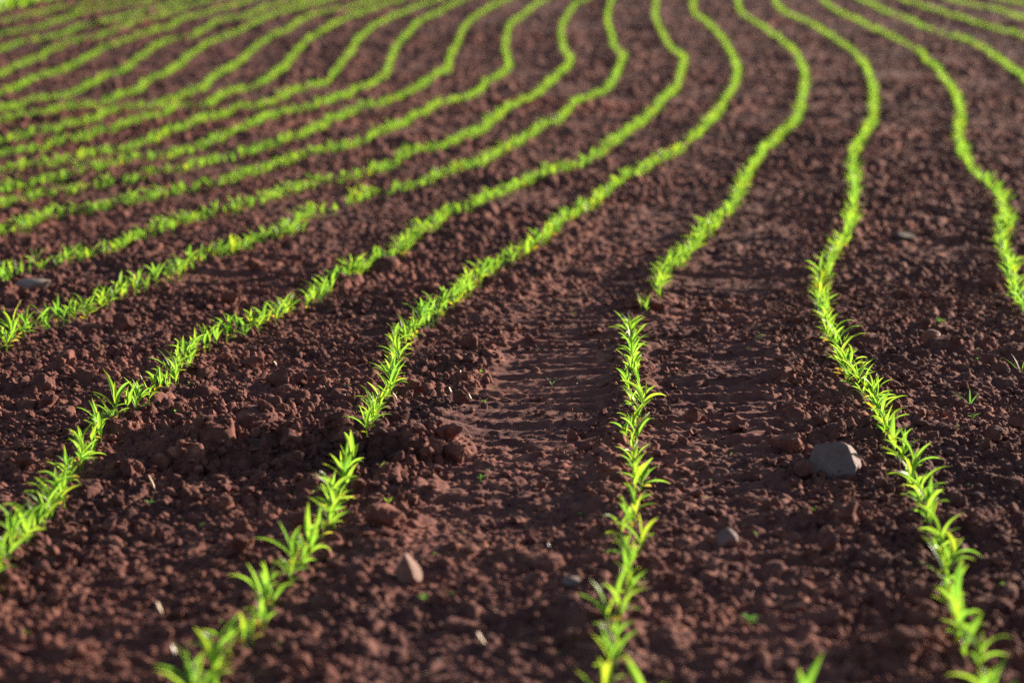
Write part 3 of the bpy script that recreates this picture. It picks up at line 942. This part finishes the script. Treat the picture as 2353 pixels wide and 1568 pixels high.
plant_at("leafy_weed", "small green weed below the right end of the clod bank", "weed", 1104, 1118, rosette(4, .016, .008, 6), M_WEED, WG, 6)
plant_at("leafy_weed", "pale weed scrap on the soil right of the lower left row", "weed", 893, 1172, rosette(6, .024, .008, 7), M_WEED, WG, 7)
plant_at("leafy_weed", "tiny green weed above the drooping left row, near its bend", "weed", 222, 806, rosette(5, .022, .009, 8), M_WEED, WG, 8)
plant_at("leafy_weed", "tiny weed between the straw stick and the left edge", "weed", 231, 853, rosette(5, .020, .009, 9), M_WEED, WG, 9)
plant_at("leafy_weed", "tiny green weed right of the straw stick", "weed", 437, 893, rosette(5, .020, .010, 10), M_WEED, WG, 10)
plant_at("leafy_weed", "tiny green weed on the left of the seedlings above the gap", "weed", 798, 903, rosette(6, .020, .010, 11), M_WEED, WG, 11)
plant_at("leafy_weed", "lone sprig on bare soil far left of the clod-topped track rim", "weed", 733, 811, rosette(4, .014, .008, 12), M_WEED, WG, 12)
plant_at("leafy_weed", "small weed on the soil left of the dense stone-side row", "weed", 1745, 793, rosette(5, .018, .009, 13), M_WEED, WG, 13)
plant_at("leafy_weed", "weed sprig on the left rim of the lug prints, upper", "weed", 1105, 861, rosette(4, .018, .008, 14), M_WEED, WG, 14)
plant_at("leafy_weed", "weed sprig on the left rim of the lug prints, lower", "weed", 1112, 938, rosette(4, .018, .008, 15), M_WEED, WG, 15)
plant_at("leafy_weed", "tiny weed left of the upright stone at the foot of the track", "weed", 972, 1385, rosette(4, .018, .009, 16), M_WEED, WG, 16)
plant_at("leafy_weed", "small green weed sprig under the bottom left row's bend", "weed", 402, 962, rosette(4, .018, .009, 17), M_WEED, WG, 17)
plant_at("leafy_weed", "sprig of weed left of the dark clod bank", "weed", 345, 1168, rosette(4, .018, .008, 18), M_WEED, WG, 18)
plant_at("leafy_weed", "grey green weed scrap in front of the grass weed", "weed", 2236, 966, rosette(4, .022, .008, 19), M_WEED, WG, 19)
plant_at("leafy_weed", "weed sprig right of the dense row above the cube-like clod", "weed", 1993, 838, rosette(3, .030, .007, 20), M_WEED, WG, 20)


def splinter(name, label, cat, px, py, L, W, Tk, yaw, pitch, mat, bend=0.0, group=None):
    """a flat sliver with a pointed end"""
    n = 7
    V, Fq = [], []
    for i in range(n):
        t = i / (n - 1)
        wd = W * (0.45 + 0.55 * math.sin(math.pi * min(1, 0.15 + 0.8 * t))) * (1 if t < 0.8 else 1 - (t - 0.8) * 3.2)
        x = (t - 0.5) * L
        zb = bend * L * (0.25 - (t - 0.5) ** 2) * 4
        for (a, b) in ((-1, -1), (1, -1), (1, 1), (-1, 1)):
            V.append((x, a * wd / 2, zb + b * Tk / 2 * (1.0 if t < 0.9 else 0.5)))
    for i in range(n - 1):
        for k in range(4):
            Fq.append((i * 4 + k, i * 4 + (k + 1) % 4, (i + 1) * 4 + (k + 1) % 4, (i + 1) * 4 + k))
    Fq += [(3, 2, 1, 0), ((n - 1) * 4, (n - 1) * 4 + 1, (n - 1) * 4 + 2, (n - 1) * 4 + 3)]
    me = np_mesh(name, np.array(V), np.array(Fq), mat, False)
    o = link(name, me)
    x, y = unproject([px], [py], 0.01, smooth_z)
    z = float(ground_at(x, y)[0][0])
    o.location = (float(x[0]), float(y[0]), z + 0.010 + abs(math.sin(R(yaw))) * L * 0.3)
    n_ = (to_sun * 0.9 + (cam.location - o.location).normalized() * 0.75).normalized()
    up = Vector((0, SP, CP))
    ax = Vector((1, 0, 0)) * math.cos(R(yaw)) + up * math.sin(R(yaw))
    ax = (ax - n_ * ax.dot(n_)).normalized()
    o.rotation_euler = Matrix((ax, n_.cross(ax), n_)).transposed().to_euler()
    return tag(o, label, cat, group)


SG = "pale straw and splinters on the soil"
splinter("straw_splinter", "broad white splinter left of the wheel track, brightest of all", "splinter", 1062, 876, .040, .011, .004, -48, -22, M_STRAW, 0, SG)
splinter("straw_splinter", "narrow white splinter leaning on the dark clod", "splinter", 1036, 903, .034, .010, .003, -55, -40, M_STRAW, 0, SG)
splinter("straw_splinter", "small cream splinter right of the dark clod", "splinter", 1080, 910, .022, .007, .003, -30, -15, M_STRAW, 0, SG)
splinter("straw_stick", "thin bent straw stick left of the second left row", "straw", 323, 880, .055, .0035, .003, -35, -12, M_STRAW, .06, SG)
splinter("straw_splinter", "short straw bit resting on the broad left clod", "splinter", 156, 822, .020, .008, .003, 70, 30, M_STRAW, 0, SG)
splinter("straw_splinter", "curled straw flake under the seedlings above the gap", "splinter", 907, 925, .030, .006, .002, -15, -5, M_STRAW, .1, SG)
splinter("straw_splinter", "pinkish splinter on the blurred soil of the lower track", "splinter", 1106, 1478, .034, .010, .004, -20, 15, M_STRAW, 0, SG)
splinter("straw_splinter", "upright pinkish splinter left of the lower left row", "splinter", 366, 1408, .026, .008, .004, -68, -50, M_STRAW, 0, SG)
splinter("straw_splinter", "white splinter at the bottom, left of the lower left row's last seedlings", "splinter", 398, 1500, .018, .006, .004, -62, -50, M_CHIP, 0, SG)
splinter("straw_stick", "faint thin straw lying across the soil left of the clod bank", "straw", 350, 1122, .055, .005, .003, -70, -45, M_STRAW, .05, SG)
splinter("straw_splinter", "cream splinter in the soil above the broad round clod", "splinter", 633, 842, .030, .008, .003, -20, -8, M_STRAW, .08, SG)
splinter("straw_splinter", "white flake between the large stone and the middle row", "splinter", 1260, 1256, .010, .006, .003, -60, -40, M_CHIP, 0, SG)

# chaff nobody could count, and speck-sized weeds
def chaff(n, seed):
    r = np.random.default_rng(seed)
    y = 3.5 + 9 * r.random(n) ** 1.2
    x = (r.random(n) * 2 - 1) * 0.26 * (y + 1.2)
    z = ground_at(x, y)[0] + 0.004
    a = r.random(n) * 6.283; L = r.uniform(.006, .020, n); W = r.uniform(.0012, .003, n); el = r.uniform(-.5, .5, n); ro = r.uniform(-1.2, 1.2, n)
    ax = np.stack([np.cos(a) * np.cos(el), np.sin(a) * np.cos(el), np.sin(el)], -1) * L[:, None] / 2
    b0 = np.stack([-np.sin(a) * np.cos(ro), np.cos(a) * np.cos(ro), np.sin(ro)], -1) * W[:, None] / 2
    c0 = np.cross(ax, b0); c0 = c0 / (np.linalg.norm(c0, axis=1)[:, None] + 1e-12) * 0.0005
    p = np.stack([x, y, z], -1)
    v = np.stack([p - ax - b0, p + ax - b0 * .5, p + ax + b0 * .5, p - ax + b0, p + c0 * 2], 1).reshape(-1, 3)
    k = (np.arange(n) * 5)[:, None, None]
    f = (np.array([[0, 1, 4], [1, 2, 4], [2, 3, 4], [3, 0, 4], [0, 2, 1], [0, 3, 2]])[None] + k).reshape(-1, 3)
    tag(link("chaff", np_mesh("chaff", v, f, M_STRAW, False)), "tiny bits of straw and chaff strewn over the red soil", "chaff", kind="stuff")


chaff(520, 77)
_r = random.Random(31)
for i in range(46):
    px, py = _r.uniform(10, 2340), 620 + 930 * _r.random()
    plant_at("weed_speck", "speck-sized green weed scrap, one of the many dotted over bare soil", "weed", px, py, rosette(_r.choice([2, 3, 4]), _r.uniform(.007, .013), _r.uniform(.004, .007), 500 + i), M_WEED, "speck-sized weeds dotted over bare soil", 500 + i, stem=.006)

# ---------------------------------------------------------------- grass margin beyond the crop, far left
def grass_margin():
    gx, gy = unproject([0, 130], [26, 2], 0.0)
    a = np.array([gx[0], gy[0]]); b = np.array([gx[1], gy[1]])
    d = (b - a) / np.linalg.norm(b - a)
    nrm = np.array([-d[1], d[0]])
    r = np.random.default_rng(9)
    n = 9000
    s = r.uniform(-14, np.linalg.norm(b - a) + 1.2, n); q = r.random(n) ** 1.5 * 9
    px = a[0] + d[0] * s + nrm[0] * q; py = a[1] + d[1] * s + nrm[1] * q
    pz = smooth_z(px, py)
    an = r.random(n) * 6.283; hh = r.uniform(.10, .24, n); ww = r.uniform(.010, .02, n); ln = r.uniform(-.12, .12, (n, 2))
    cx, cy = np.cos(an) * ww, np.sin(an) * ww
    v = np.stack([np.stack([px - cx, py - cy, pz - .02], -1), np.stack([px + cx, py + cy, pz - .02], -1),
                  np.stack([px + cx * .6 + ln[:, 0] * .5, py + cy * .6 + ln[:, 1] * .5, pz + hh * .7], -1), np.stack([px + ln[:, 0], py + ln[:, 1], pz + hh], -1)], 1).reshape(-1, 3)
    f = np.arange(n * 4).reshape(-1, 4)
    uv = np.tile(np.array([[0, 0], [1, 0], [.8, .6], [.5, .9]]), (n, 1))
    me = np_mesh("grass", v, f, M_GRASS, True, {"tint": np.repeat(r.random(n), 4)}, uv)
    tag(link("grass", me), "bright green grass margin at the far upper left corner of the field", "grass", kind="stuff")


grass_margin()
